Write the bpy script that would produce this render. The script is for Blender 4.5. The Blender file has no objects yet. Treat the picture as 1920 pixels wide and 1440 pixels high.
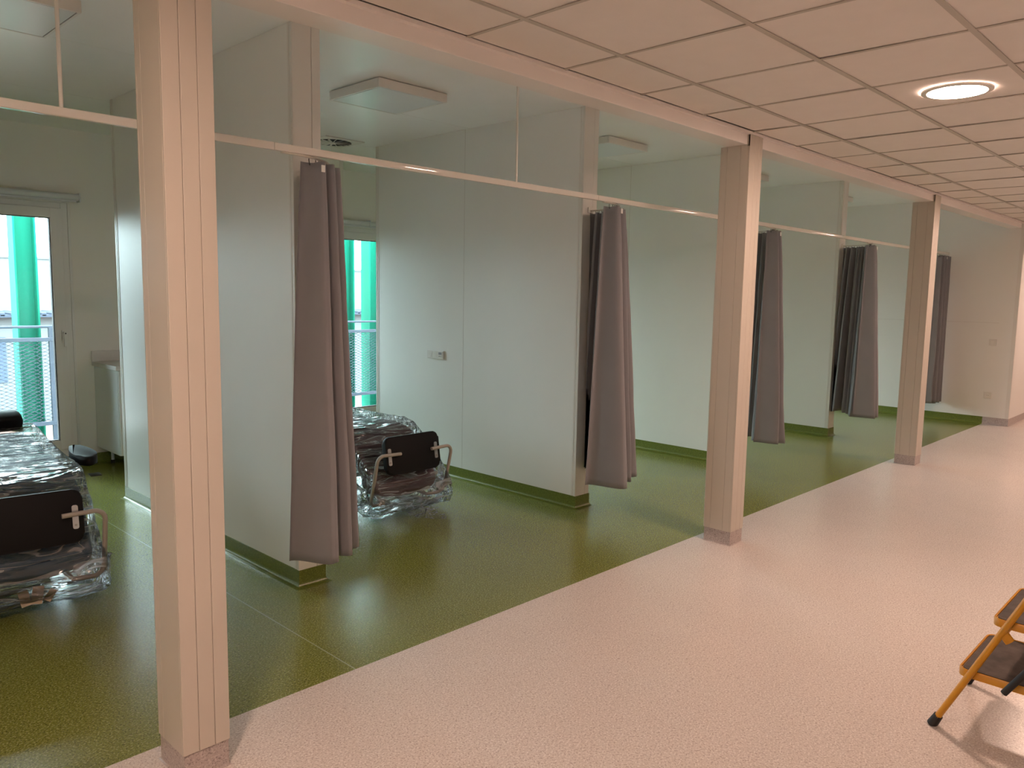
import bpy, bmesh, math, random
from mathutils import Vector, Matrix, noise
PI = math.pi
SC = bpy.context.scene
COL = SC.collection

# ------------------------------------------------------------------ materials
def nt(name):
    m = bpy.data.materials.new(name); m.use_nodes = True
    t = m.node_tree; t.nodes.clear()
    out = t.nodes.new('ShaderNodeOutputMaterial')
    return m, t, out
def N(t, typ, **kw):
    n = t.nodes.new(typ)
    for k, v in kw.items():
        if k in n.inputs: n.inputs[k].default_value = v
        else: setattr(n, k, v)
    return n
def L(t, a, b): t.links.new(a, b)
def c4(c): return (c[0], c[1], c[2], 1.0)
def mat(name, col, rough=.5, metal=0., spec=.5, bump=0., bscale=200., var=0., vscale=3., coat=0., sheen=0., stretch=None):
    m, t, out = nt(name)
    p = N(t, 'ShaderNodeBsdfPrincipled')
    p.inputs['Base Color'].default_value = c4(col); p.inputs['Roughness'].default_value = rough
    p.inputs['Metallic'].default_value = metal; p.inputs['Specular IOR Level'].default_value = spec
    p.inputs['Coat Weight'].default_value = coat; p.inputs['Sheen Weight'].default_value = sheen
    L(t, p.outputs[0], out.inputs[0])
    tc = N(t, 'ShaderNodeTexCoord')
    src = tc.outputs['Object']
    if stretch:
        mp = N(t, 'ShaderNodeMapping'); mp.inputs['Scale'].default_value = stretch
        L(t, src, mp.inputs[0]); src = mp.outputs[0]
    if var > 0:
        n = N(t, 'ShaderNodeTexNoise', Scale=vscale, Detail=4.)
        L(t, src, n.inputs['Vector'])
        r = N(t, 'ShaderNodeValToRGB')
        r.color_ramp.elements[0].position = .3; r.color_ramp.elements[1].position = .7
        r.color_ramp.elements[0].color = c4([x * (1 - var) for x in col]); r.color_ramp.elements[1].color = c4([min(1, x * (1 + var * .5)) for x in col])
        L(t, n.outputs['Fac'], r.inputs[0]); L(t, r.outputs[0], p.inputs['Base Color'])
    if bump > 0:
        n = N(t, 'ShaderNodeTexNoise', Scale=bscale, Detail=3.)
        L(t, src, n.inputs['Vector'])
        b = N(t, 'ShaderNodeBump', Strength=bump, Distance=.002)
        L(t, n.outputs['Fac'], b.inputs['Height']); L(t, b.outputs[0], p.inputs['Normal'])
    return m
def vinyl(name, base, dark, light, rough, seams=(), seamcol=(.3, .3, .25), dens=1., coord='Object'):
    """speckled sheet vinyl with flecks"""
    m, t, out = nt(name)
    p = N(t, 'ShaderNodeBsdfPrincipled'); L(t, p.outputs[0], out.inputs[0])
    p.inputs['Specular IOR Level'].default_value = .5
    tc = N(t, 'ShaderNodeTexCoord')
    def fleck(scale, lo, hi, seed, st=(1, 1, 1), rot=0.):
        mp = N(t, 'ShaderNodeMapping'); mp.inputs['Scale'].default_value = st; mp.inputs['Location'].default_value = (seed, seed * .7, 0)
        mp.inputs['Rotation'].default_value = (0, 0, rot)
        L(t, tc.outputs[coord], mp.inputs[0])
        n = N(t, 'ShaderNodeTexNoise', Scale=scale, Detail=1.5, Roughness=.4)
        L(t, mp.outputs[0], n.inputs['Vector'])
        r = N(t, 'ShaderNodeMapRange'); r.inputs[1].default_value = lo; r.inputs[2].default_value = hi
        L(t, n.outputs['Fac'], r.inputs[0]); return r.outputs[0]
    def mix(fac, a, b):
        x = N(t, 'ShaderNodeMix'); x.data_type = 'RGBA'
        if isinstance(fac, float): x.inputs[0].default_value = fac
        else: L(t, fac, x.inputs[0])
        for s, v in ((6, a), (7, b)):
            if isinstance(v, tuple): x.inputs[s].default_value = c4(v)
            else: L(t, v, x.inputs[s])
        return x.outputs[2]
    c = mix(fleck(3., .2, .8, 3.), tuple(x * .97 for x in base), tuple(x * 1.03 for x in base))
    c = mix(fleck(170. * dens, .55, .64, 0., (1, .7, 1), .5), c, dark)
    c = mix(fleck(150. * dens, .55, .64, 11., (.8, 1, 1), -.4), c, light)
    c = mix(fleck(75. * dens, .69, .71, 27.), c, dark)
    for x0, ya, yb in seams:
        sx = N(t, 'ShaderNodeSeparateXYZ'); L(t, tc.outputs[coord], sx.inputs[0])
        a = N(t, 'ShaderNodeMath', operation='SUBTRACT'); L(t, sx.outputs[0], a.inputs[0]); a.inputs[1].default_value = x0
        b = N(t, 'ShaderNodeMath', operation='ABSOLUTE'); L(t, a.outputs[0], b.inputs[0])
        d = N(t, 'ShaderNodeMath', operation='LESS_THAN'); L(t, b.outputs[0], d.inputs[0]); d.inputs[1].default_value = .0028
        c = mix(d.outputs[0], c, seamcol)
    L(t, c, p.inputs['Base Color'])
    n = N(t, 'ShaderNodeTexNoise', Scale=1.6, Detail=5.); L(t, tc.outputs[coord], n.inputs['Vector'])
    r = N(t, 'ShaderNodeMapRange'); r.inputs[1].default_value = .0; r.inputs[2].default_value = 1.; r.inputs[3].default_value = rough * .9; r.inputs[4].default_value = rough * 1.12
    p.inputs['Roughness'].default_value = rough
    n2 = N(t, 'ShaderNodeTexNoise', Scale=140., Detail=2.); L(t, tc.outputs[coord], n2.inputs['Vector'])
    bp = N(t, 'ShaderNodeBump', Strength=.12, Distance=.002); L(t, n2.outputs['Fac'], bp.inputs['Height']); L(t, bp.outputs[0], p.inputs['Normal'])
    return m
def emis(name, col, s):
    m, t, out = nt(name); e = N(t, 'ShaderNodeEmission', Strength=s); e.inputs[0].default_value = c4(col); L(t, e.outputs[0], out.inputs[0]); return m
def glass(name):
    m, t, out = nt(name)
    tr = N(t, 'ShaderNodeBsdfTransparent'); tr.inputs[0].default_value = (.93, .97, .96, 1)
    g = N(t, 'ShaderNodeBsdfGlossy', Roughness=.01)
    lw = N(t, 'ShaderNodeFresnel', IOR=1.45)
    mx = N(t, 'ShaderNodeMixShader'); L(t, lw.outputs[0], mx.inputs[0]); L(t, tr.outputs[0], mx.inputs[1]); L(t, g.outputs[0], mx.inputs[2])
    L(t, mx.outputs[0], out.inputs[0]); return m
def film(name):
    """thin clear polythene film, crinkled"""
    m, t, out = nt(name)
    tc = N(t, 'ShaderNodeTexCoord')
    mp = N(t, 'ShaderNodeMapping'); mp.inputs['Scale'].default_value = (.5, 2.6, 2.0); mp.inputs['Rotation'].default_value = (0, 0, .22)
    L(t, tc.outputs['Object'], mp.inputs[0])
    n1 = N(t, 'ShaderNodeTexNoise', Scale=4.5, Detail=2.5, Distortion=.9); L(t, mp.outputs[0], n1.inputs['Vector'])
    a = N(t, 'ShaderNodeMath', operation='SUBTRACT'); L(t, n1.outputs['Fac'], a.inputs[0]); a.inputs[1].default_value = .5
    b = N(t, 'ShaderNodeMath', operation='ABSOLUTE'); L(t, a.outputs[0], b.inputs[0])
    bp = N(t, 'ShaderNodeBump', Strength=1., Distance=.16); L(t, b.outputs[0], bp.inputs['Height'])
    n3 = N(t, 'ShaderNodeTexNoise', Scale=19., Detail=2., Distortion=1.5); L(t, mp.outputs[0], n3.inputs['Vector'])
    bp2 = N(t, 'ShaderNodeBump', Strength=.16, Distance=.03); L(t, n3.outputs['Fac'], bp2.inputs['Height']); L(t, bp.outputs[0], bp2.inputs['Normal'])
    tr = N(t, 'ShaderNodeBsdfTransparent'); tr.inputs[0].default_value = (.97, .975, .98, 1)
    g = N(t, 'ShaderNodeBsdfGlossy', Roughness=.13); L(t, bp2.outputs[0], g.inputs['Normal'])
    d = N(t, 'ShaderNodeBsdfDiffuse'); d.inputs[0].default_value = (.9, .92, .95, 1); L(t, bp2.outputs[0], d.inputs['Normal'])
    tl = N(t, 'ShaderNodeBsdfTranslucent'); tl.inputs[0].default_value = (.85, .88, .9, 1)
    md = N(t, 'ShaderNodeMixShader'); md.inputs[0].default_value = .4; L(t, d.outputs[0], md.inputs[1]); L(t, tl.outputs[0], md.inputs[2])
    crease = N(t, 'ShaderNodeMapRange'); crease.inputs[1].default_value = .0; crease.inputs[2].default_value = .022; crease.inputs[3].default_value = .42; crease.inputs[4].default_value = .075
    L(t, b.outputs[0], crease.inputs[0])
    m1 = N(t, 'ShaderNodeMixShader'); L(t, crease.outputs[0], m1.inputs[0]); L(t, tr.outputs[0], m1.inputs[1]); L(t, md.outputs[0], m1.inputs[2])
    fr = N(t, 'ShaderNodeFresnel', IOR=1.65); L(t, bp2.outputs[0], fr.inputs['Normal'])
    m2 = N(t, 'ShaderNodeMixShader'); L(t, fr.outputs[0], m2.inputs[0]); L(t, m1.outputs[0], m2.inputs[1]); L(t, g.outputs[0], m2.inputs[2])
    L(t, m2.outputs[0], out.inputs[0]); return m

GREEN = (.175, .19, .036); BEIGE = (.64, .57, .53)
M = {}
M['floor_green'] = vinyl('green speckled vinyl', GREEN, (.085, .10, .022), (.31, .33, .11), .21, seams=((1.862, 0, 9), (-.14, 0, 9)), seamcol=(.33, .37, .2))
M['skirt_green'] = vinyl('green skirting vinyl', (.13, .16, .022), (.09, .11, .02), (.19, .22, .05), .3)
M['floor_beige'] = vinyl('beige speckled vinyl', BEIGE, (.46, .39, .36), (.76, .70, .66), .24)
M['skirt_beige'] = vinyl('beige skirting vinyl', (.44, .375, .355), (.28, .23, .22), (.52, .46, .44), .35)
M['panel'] = mat('white laminate wall panel', (.80, .80, .77), .38, bump=.05, bscale=60, var=.03, vscale=1.2)
M['wall'] = mat('white painted wall', (.80, .79, .76), .5, bump=.08, bscale=150, var=.03, vscale=1.)
M['bayceil'] = mat('white coated ceiling panel', (.84, .84, .82), .3, spec=.8, bump=.02, bscale=30, var=.02)
M['metal_white'] = mat('cream lacquered metal cladding', (.55, .50, .435), .36, bump=.03, bscale=90, var=.02)
M['beam'] = mat('white lacquered beam cladding', (.84, .79, .76), .3, bump=.02, bscale=60, var=.02)
M['trim'] = mat('white metal trim', (.74, .72, .68), .35)
M['rail'] = mat('glossy white rail enamel', (.76, .72, .66), .06, bump=.015, bscale=30)
M['seam'] = mat('dark joint', (.06, .05, .045), .8)
M['tile'] = mat('mineral fibre ceiling tile', (.82, .76, .72), .85, bump=.25, bscale=500, var=.02, vscale=8)
M['grid'] = mat('ceiling grid metal', (.52, .47, .42), .45)
M['curtain'] = mat('grey curtain fabric', (.23, .225, .245), .75, bump=.3, bscale=900, var=.05, vscale=5, sheen=.3)
M['tag'] = mat('white care label', (.8, .8, .78), .7)
M['black_plastic'] = mat('black plastic', (.012, .012, .013), .4)
M['black_pad'] = mat('black upholstery', (.007, .006, .007), .6, spec=.25, bump=.2, bscale=700)
M['maroon'] = mat('maroon upholstery', (.075, .018, .03), .5, bump=.15, bscale=500)
M['blue'] = mat('petrol blue upholstery', (.015, .075, .145), .5, bump=.15, bscale=500)
M['film'] = film('clear polythene film')
M['steel_tube'] = mat('beige grey lacquered tube', (.42, .38, .34), .35)
M['alu'] = mat('brushed aluminium', (.6, .6, .6), .35, metal=.9)
M['frame_grey'] = mat('grey frame metal', (.25, .25, .26), .4, metal=.3)
M['yellow'] = mat('yellow ochre lacquered steel', (.60, .27, .012), .33, bump=.04, bscale=60, var=.12, vscale=14)
M['tread'] = mat('brown rubber tread mat', (.085, .065, .055), .8, bump=.5, bscale=350, var=.45, vscale=18)
M['rubber'] = mat('black rubber', (.015, .014, .014), .55)
M['cab'] = mat('white cabinet laminate', (.74, .78, .80), .2)
M['worktop'] = mat('pale grey worktop laminate', (.66, .64, .63), .35, var=.03, vscale=30)
M['pvc'] = mat('white window pvc', (.74, .75, .75), .3)
M['gasket'] = mat('black gasket', (.02, .02, .02), .6)
M['glass'] = glass('window glass')
M['blind'] = mat('white roller blind', (.7, .73, .78), .45)
M['green_steel'] = mat('turquoise green painted steel', (.002, .125, .08), .6, spec=.12)  # outside steel: base colours darker than real, offsetting the strong daylight
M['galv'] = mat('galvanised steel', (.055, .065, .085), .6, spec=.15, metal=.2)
M['bldg'] = mat('white cladding outside', (.10, .108, .11), .7, spec=.1)  # building colours darkened below the real ones so daylight doesn't wash them out
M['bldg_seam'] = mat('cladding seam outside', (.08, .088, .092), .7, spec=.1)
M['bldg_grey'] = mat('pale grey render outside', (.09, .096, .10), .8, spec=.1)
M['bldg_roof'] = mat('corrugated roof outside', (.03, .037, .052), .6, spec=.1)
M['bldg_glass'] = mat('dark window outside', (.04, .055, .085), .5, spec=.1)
M['balcony'] = mat('pale concrete slab', (.40, .41, .42), .8, var=.1, vscale=6)
M['ground'] = mat('red earth and grass', (.15, .09, .075), .95, spec=.1, var=.5, vscale=.5)  # darker than the real ground, to hold down its outdoor brightness
M['paper'] = mat('brown paper tape', (.55, .45, .36), .7)
M['lamp'] = emis('warm lamp diffuser', (1., .68, .53), 67.)
M['diff_off'] = mat('unlit acrylic diffuser', (.66, .70, .70), .28)
M['vent_dark'] = mat('dark vent interior', (.01, .012, .012), .9)
M['outlet'] = mat('white outlet plastic', (.72, .70, .66), .35)

# ------------------------------------------------------------------ mesh builder
class MB:
    def __init__(s): s.bm = bmesh.new()
    def box(s, a, b, bev=0., seg=2, rot=None, piv=None):
        bm = bmesh.new(); bmesh.ops.create_cube(bm, size=1.)
        for v in bm.verts: v.co = Vector([(a[i] + b[i]) / 2 + v.co[i] * (b[i] - a[i]) for i in range(3)])
        if bev > 0: bmesh.ops.bevel(bm, geom=bm.edges[:], offset=min(bev, .49 * min(abs(b[i] - a[i]) for i in range(3))), segments=seg, profile=.5, affect='EDGES')
        if rot is not None:
            p = Vector(piv if piv is not None else [(a[i] + b[i]) / 2 for i in range(3)])
            for v in bm.verts: v.co = rot @ (v.co - p) + p
        s.add(bm); return s
    def add(s, bm):
        me = bpy.data.meshes.new('t'); bm.to_mesh(me); bm.free(); s.bm.from_mesh(me); bpy.data.meshes.remove(me)
    def tube(s, pts, r, n=12, caps=True, flat=None, closed=False):
        pts = [Vector(p) for p in pts]; rings = []
        up = None
        for i, p in enumerate(pts):
            if closed: d = (pts[(i + 1) % len(pts)] - pts[i - 1]).normalized()
            elif i == 0: d = (pts[1] - p).normalized()
            elif i == len(pts) - 1: d = (p - pts[-2]).normalized()
            else: d = ((pts[i + 1] - p).normalized() + (p - pts[i - 1]).normalized()).normalized()
            if up is None:
                up = Vector((0, 0, 1)) if abs(d.z) < .9 else Vector((1, 0, 0))
            up = (up - d * up.dot(d)).normalized(); sd = d.cross(up)
            rr = r[i] if isinstance(r, (list, tuple)) else r
            ra, rb = (rr, rr) if flat is None else (rr * flat[0], rr * flat[1])
            rings.append([s.bm.verts.new(p + sd * math.cos(2 * PI * k / n) * ra + up * math.sin(2 * PI * k / n) * rb) for k in range(n)])
        m = len(rings)
        for i in range(m if closed else m - 1):
            A, B = rings[i], rings[(i + 1) % m]
            for k in range(n): s.bm.faces.new((A[k], A[(k + 1) % n], B[(k + 1) % n], B[k]))
        if caps and not closed:
            s.bm.faces.new(rings[0][::-1]); s.bm.faces.new(rings[-1])
        return s
    def cyl(s, c, r, h, n=32, axis='z', r2=None):
        c = Vector(c); ax = {'x': Vector((1, 0, 0)), 'y': Vector((0, 1, 0)), 'z': Vector((0, 0, 1))}[axis]
        return s.tube([c - ax * h / 2, c + ax * h / 2], [r, r if r2 is None else r2], n)
    def loops(s, rings, close=False, cap0=False, cap1=False):
        R = [[s.bm.verts.new(p) for p in r] for r in rings]
        for i in range(len(R) - 1):
            n = len(R[i])
            for k in range(n if close else n - 1):
                s.bm.faces.new((R[i][k], R[i][(k + 1) % n], R[i + 1][(k + 1) % n], R[i + 1][k]))
        if cap0: s.bm.faces.new(R[0][::-1])
        if cap1: s.bm.faces.new(R[-1])
        return s
    def poly(s, pts):
        s.bm.faces.new([s.bm.verts.new(p) for p in pts]); return s
    def prism(s, outline, z0, z1, bev=0., seg=2, fn=None):
        bm = bmesh.new()
        A = [bm.verts.new((x, y, z0)) for x, y in outline]; B = [bm.verts.new((x, y, z1)) for x, y in outline]
        n = len(A); bm.faces.new(A[::-1]); bm.faces.new(B)
        for k in range(n): bm.faces.new((A[k], A[(k + 1) % n], B[(k + 1) % n], B[k]))
        if bev > 0:
            es = [e for e in bm.edges if abs(e.verts[0].co.z - e.verts[1].co.z) < 1e-6]
            bmesh.ops.bevel(bm, geom=es, offset=bev, segments=seg, profile=.5, affect='EDGES')
        if fn:
            for v in bm.verts: v.co = Vector(fn(v.co))
        s.add(bm); return s
    def build(s, name, m, parent=None, smooth=None, world=True, org=None):
        bmesh.ops.recalc_face_normals(s.bm, faces=s.bm.faces[:])
        me = bpy.data.meshes.new(name)
        off = Vector((0, 0, 0))
        if parent is not None and world: off = wloc(parent)
        if org is not None: off = Vector(org)
        if off.length > 0:
            for v in s.bm.verts: v.co -= off
        s.bm.to_mesh(me); s.bm.free(); me.materials.append(m)
        if smooth:
            for p in me.polygons: p.use_smooth = True
            try: me.set_sharp_from_angle(angle=math.radians(smooth))
            except Exception: pass
        o = bpy.data.objects.new(name, me); COL.objects.link(o)
        if parent is not None: o.parent = parent
        elif org is not None: o.location = org
        return o
def wloc(o):
    v = Vector((0, 0, 0))
    while o is not None: v = v + o.location; o = o.parent
    return v
def tag(o, label=None, cat=None, group=None, kind=None):
    if label: o['label'] = label
    if cat: o['category'] = cat
    if group: o['group'] = group
    if kind: o['kind'] = kind
    return o
def empty(name, loc, label=None, cat=None, group=None, kind=None, rz=0):
    o = bpy.data.objects.new(name, None); o.empty_display_size = .1; COL.objects.link(o)
    o.location = loc; o.rotation_euler = (0, 0, rz)
    return tag(o, label, cat, group, kind)
def copy_tree(o, parent=None):
    c = o.copy(); COL.objects.link(c)
    if parent is not None: c.parent = parent
    for ch in [x for x in bpy.data.objects if x.parent == o]: copy_tree(ch, c)
    return c
def rrect(x0, y0, x1, y1, r, n=6):
    P = []
    for cx, cy, a in ((x1 - r, y1 - r, 0), (x0 + r, y1 - r, PI / 2), (x0 + r, y0 + r, PI), (x1 - r, y0 + r, 1.5 * PI)):
        for k in range(n + 1): P.append((cx + r * math.cos(a + PI / 2 * k / n), cy + r * math.sin(a + PI / 2 * k / n)))
    return P
def arc(c, r, a0, a1, n, f): return [Vector(c) + Vector(f(r * math.cos(a0 + (a1 - a0) * k / n), r * math.sin(a0 + (a1 - a0) * k / n))) for k in range(n + 1)]

# ------------------------------------------------------------------ dimensions (metres)
YG = 2.718                    # green / beige joint
YC, YD = 2.4418, 2.6432       # column front / back
YB0, YB1 = 2.4626, 2.6056     # header beam front / back
ZC, ZB, ZP = 2.642, 2.5706, 2.977
YP, YQ, YW = 3.714, 6.25, 7.70
XE, YE = 11.869, 2.421
XL, YS, XR = -5., -1.75, 16.
YR, ZR0, ZR1 = 3.29, 2.245, 2.279
PX = [-.17, 2.182, 4.5425, 6.893, 9.237]; PT = .161
CX = [(-2.6, -2.435), (1.0, 1.16), (4.599, 4.763), (8.2636, 8.4336)]
SK = .097

# ------------------------------------------------------------------ floors
MB().box((XL, YG, -.12), (XE, YW + .05, 0)).build('floor_green', M['floor_green']); o = bpy.data.objects['floor_green']
tag(o, 'glossy green speckled vinyl floor of the curtained bays', 'floor', kind='structure')
b = MB().box((XL, YS, -.12), (XE, YG, 0)); b.box((XE, YS, -.12), (XR, YE + .02, 0)); o = b.build('floor', M['floor_beige'])
tag(o, 'pale pinkish beige speckled vinyl floor of the wide corridor', 'floor', kind='structure')

# ------------------------------------------------------------------ skirtings
def cove(zt=SK, off=.004, r=.028):
    P = [(0., zt), (off, zt), (off, r)]
    for k in range(1, 6):
        a = PI / 2 * k / 5
        P.append((off + r - r * math.cos(a), r - r * math.sin(a) + .0006))
    return P
def skirt_loop(x0, y0, x1, y1, off=.004, r=.028, zt=SK):
    b = MB(); rings = []
    for d, z in cove(zt, off, r): rings.append([Vector(p) for p in ((x0 - d, y0 - d, z), (x1 + d, y0 - d, z), (x1 + d, y1 + d, z), (x0 - d, y1 + d, z))])
    b.loops(rings, close=True); return b
def skirt_line(p, q, nrm, off=.004, r=.028, zt=SK):
    b = MB(); p = Vector(p); q = Vector(q); n = Vector(nrm)
    rings = [[p + n * d + Vector((0, 0, z)), q + n * d + Vector((0, 0, z))] for d, z in cove(zt, off, r)]
    b.loops(rings); return b

# ------------------------------------------------------------------ partitions
plabel = ['white bay partition at the far left, beyond the first bay', 'white partition right of the first column, its end behind the nearest curtain',
          'white partition with the power strip, its end behind the second curtain', 'white partition seen past the middle column, third curtain at its end',
          'white partition nearest the end wall, fourth curtain at its end']
for i, x in enumerate(PX):
    r = empty('partition', (x, YP, 0), plabel[i], 'partition', 'white partitions between the bays', 'structure')
    xa, xb = x, x + PT
    b = MB().box((xa, YP + .02, .0), (xb, YQ - .02, ZP), .0015, 1); b.build('panel', M['panel'], r)
    # end profiles: two lapped strips with a joint
    for nm, y0, y1, s in (('end_profile', YP, YP + .022, 1), ('end_profile', YQ - .022, YQ, -1)):
        b = MB()
        b.box((xa - .003, y0, SK * .6), (xa + PT * .68, y1, ZP), .002, 1)
        b.box((xa + PT * .68 + .003, y0 + (.002 if s > 0 else 0), SK * .6), (xb + .003, y1 - (0 if s > 0 else .002), ZP), .002, 1)
        y2 = YP + .028 if s > 0 else YQ - .045
        b.box((xa - .0025, y2, SK), (xa, y2 + .017, ZP), .001, 1)
        b.build(nm, M['trim'], r)
    b = MB(); b.box((xa - .0006, 4.998, SK), (xa, 5.0005, ZP)); b.build('panel_joint', M['grid'], r)
    skirt_loop(xa, YP, xb, YQ).build('skirting', M['skirt_green'], r, smooth=50)

# ------------------------------------------------------------------ columns
clabel = ['cream clad column out to the left of the picture', 'large cream clad column nearest the camera, on the left',
          'cream clad column in the middle, beside the second curtain', 'cream clad column on the right, nearest the end wall']
for i, (xa, xb) in enumerate(CX):
    r = empty('column', ((xa + xb) / 2, (YC + YD) / 2, 0), clabel[i], 'column', 'cream clad columns along the corridor', 'structure')
    g = .0006; w = xb - xa; d = YD - YC; t = .012
    b = MB()
    cuts = [0, .34, .68, 1] if i != 3 else [0, .40, .70, 1]
    if i == 2: cuts = [0, .40, .73, 1]
    for k in range(3):      # corridor side boards
        b.box((xa + w * cuts[k] + (g if k else 0), YC, SK - .004), (xa + w * cuts[k + 1] - (g if k < 2 else 0), YC + t, ZC + .012), .0015, 1)
    cy = [0, .82, 1] if i < 2 else [0, .28, .80, 1]
    for sx in (0, 1):       # side boards
        for k in range(len(cy) - 1):
            y0 = YC + t + (d - 2 * t) * cy[k] + (g if k else 0); y1 = YC + t + (d - 2 * t) * cy[k + 1] - (g if k < len(cy) - 2 else 0)
            zt = ZC + .012 if y1 < YB0 + .02 else ZB
            a = (xa, y0, SK - .004) if sx == 0 else (xb - t, y0, SK - .004)
            bb = (xa + t, y1, zt) if sx == 0 else (xb, y1, zt)
            b.box(a, bb, .0006, 1)
    b.box((xa, YC + .0015, ZB - .01), (xa + t, YB0 - .001, ZC + .012)); b.box((xb - t, YC + .0015, ZB - .01), (xb, YB0 - .001, ZC + .012))
    for k in range(3): b.box((xa + w * k / 3 + (g if k else 0), YD - t, SK - .004), (xa + w * (k + 1) / 3 - (g if k < 2 else 0), YD, ZB), .0012, 1)
    b.build('cladding', M['metal_white'], r)
    MB().box((xa + .014, YC + .014, .0), (xb - .014, YD - .014, ZB)).build('core', M['seam'], r)
    skirt_loop(xa + .004, YC + .004, xb - .004, YD - .004, .0, .008, SK - .001).build('skirting', M['skirt_beige'], r, smooth=40)

# ------------------------------------------------------------------ beam and false ceiling
o = MB().box((XL, YB0, ZB), (XE, YB1, ZP), .002, 1).build('beam', M['beam'])
tag(o, 'white header beam running above the columns along the corridor ceiling', 'beam', kind='structure')
o = MB().box((XL, YB0 - .028, ZC - .012), (XE, YB0 - .0005, ZC - .010)).box((XL, YB0 - .029, ZC - .012), (XE, YB0 - .027, ZC + .004)).build('trim_1', M['beam'])
tag(o, 'thin white wall angle where corridor ceiling tiles meet the beam', 'trim', kind='structure')
random.seed(4)
X0, S, G = 2.2174, .6, [2.1154, 1.5142 + .005, .93 - .005]
G = [2.118, 1.518, .918 + .008, .326 - .0, -.274, -.874, -1.474]
ceil = empty('ceiling', (4, 0, ZC), 'suspended ceiling of square mineral tiles above the corridor', 'ceiling', kind='structure')
b = MB(); kx0 = -12; kx1 = 24
ys = [YB0 - .03] + G + [YS]
for k in range(kx0, kx1):
    for j in range(len(ys) - 1):
        xa = X0 + k * S + .006; xb = xa + S - .012; yb_ = ys[j] - .006; ya = ys[j + 1] + .006
        if xa > XR or xb < XL: continue
        dz = [random.uniform(0, .0045) if random.random() < .6 else .0 for _ in range(4)]
        z = ZC + .004
        vs = [(xa, ya, z + dz[0]), (xb, ya, z + dz[1]), (xb, yb_, z + dz[2]), (xa, yb_, z + dz[3])]
        top = [(p[0], p[1], p[2] + .012) for p in vs]
        b.loops([[Vector(p) for p in vs], [Vector(p) for p in top]], close=True, cap0=True, cap1=True)
b.build('tiles', M['tile'], ceil)
b = MB()
for y in G: b.box((XL, y - .012, ZC), (XR, y + .012, ZC + .003))
for k in range(kx0, kx1):
    x = X0 + k * S
    if XL < x < XR: b.box((x - .0085, YS, ZC + .0005), (x + .0085, YB0 - .028, ZC + .0035))
b.build('grid', M['grid'], ceil)
MB().box((XL, YS, ZC + .02), (XR, YB0, ZC + .06)).build('void_cover', M['seam'], ceil)
# bay ceiling
cb = empty('ceiling_bays', (4, 5, ZP), 'smooth white panelled ceiling above the curtained bays', 'ceiling', kind='structure')
MB().box((XL, YB1, ZP), (XE + .1, YW + .1, ZP + .1)).build('slab', M['bayceil'], cb)
b = MB()
for y in (4.95, 6.3): b.box((XL, y, ZP - .0006), (XE, y + .002, ZP))
b.build('panel_joint', M['trim'], cb)

# ------------------------------------------------------------------ outer walls
WIN = [(-3.6, -2.3), (-1.3, -.1), (1.2, 2.29), (3.2, 4.4), (4.82, 6.1), (6.75, 7.85), (8.55, 9.65), (10.3, 11.4)]  # besides the visible windows, unseen ones are added to daylight the bays
WZ0, WZ1 = .12, 2.34
b = MB(); xs = XL
for xa, xb in WIN:
    b.box((xs, YW, 0), (xa, YW + .22, ZP)); b.box((xa, YW, WZ1), (xb, YW + .22, ZP)); b.box((xa, YW, 0), (xb, YW + .22, WZ0)); xs = xb
b.box((xs, YW, 0), (XE + .1, YW + .22, ZP))
wb = b.build('wall_back', M['wall']); tag(wb, 'white rear wall of the bays, holding the tall glazed windows', 'wall', kind='structure')
skirt_line((XL, YW, 0), (XE, YW, 0), (0, -1, 0)).build('skirting', M['skirt_green'], wb, smooth=50)
we = empty('wall_right', (XE, 5, 0), 'white end wall of the last bay with a switch and a socket', 'wall', kind='structure')
b = MB().box((XE, YE, 0), (XE + .12, YW + .22, ZP)); b.build('panel', M['wall'], we)
b = MB().box((XE - .0012, 2.62, 1.35), (XE, YW, 1.352)).box((XE - .0012, YE, 0.1), (XE, YE + .0012, 2.57)); b.build('panel_joint', M['grid'], we)
b = MB().box((XE - .0025, YE - .0025, SK), (XE, YE + .04, ZB), .001, 1).box((XE - .0025, YE - .0025, SK), (XE + .04, YE, ZB), .001, 1); b.build('corner_trim', M['trim'], we)
skirt_line((XE, YG, 0), (XE, YW, 0), (-1, 0, 0)).build('green_skirting', M['skirt_green'], we, smooth=50)
skirt_line((XE, YE - .004, 0), (XE, YG, 0), (-1, 0, 0), r=.012).build('beige_skirting', M['skirt_beige'], we, smooth=50)
wc = empty('wall_far', (XE, YE, 0), 'white corridor wall continuing beyond the end of the bays', 'wall', kind='structure')
MB().box((XE + .12, YE, 0), (XR, YE + .12, ZC + .05)).build('panel', M['wall'], wc)
skirt_line((XE - .004, YE, 0), (XR, YE, 0), (0, -1, 0), r=.012).build('skirting', M['skirt_beige'], wc, smooth=50)
ws = MB().box((XL, YS - .1, 0), (XR, YS, ZC + .05)).build('wall_south', M['wall']); tag(ws, 'white corridor wall opposite the bays', 'wall', kind='structure')
skirt_line((XL, YS, 0), (XR, YS, 0), (0, 1, 0), r=.012).build('skirting', M['skirt_beige'], ws, smooth=50)
o = MB().box((XL - .1, YS - .1, 0), (XL, YW + .22, ZP + .1)).build('wall_left', M['wall']); tag(o, 'white wall closing the corridor behind the camera', 'wall', kind='structure')
o = MB().box((XR, YS - .1, 0), (XR + .1, YE + .12, ZC + .05)).build('wall_end', M['wall']); tag(o, 'white wall closing the far end of the corridor', 'wall', kind='structure')
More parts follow.
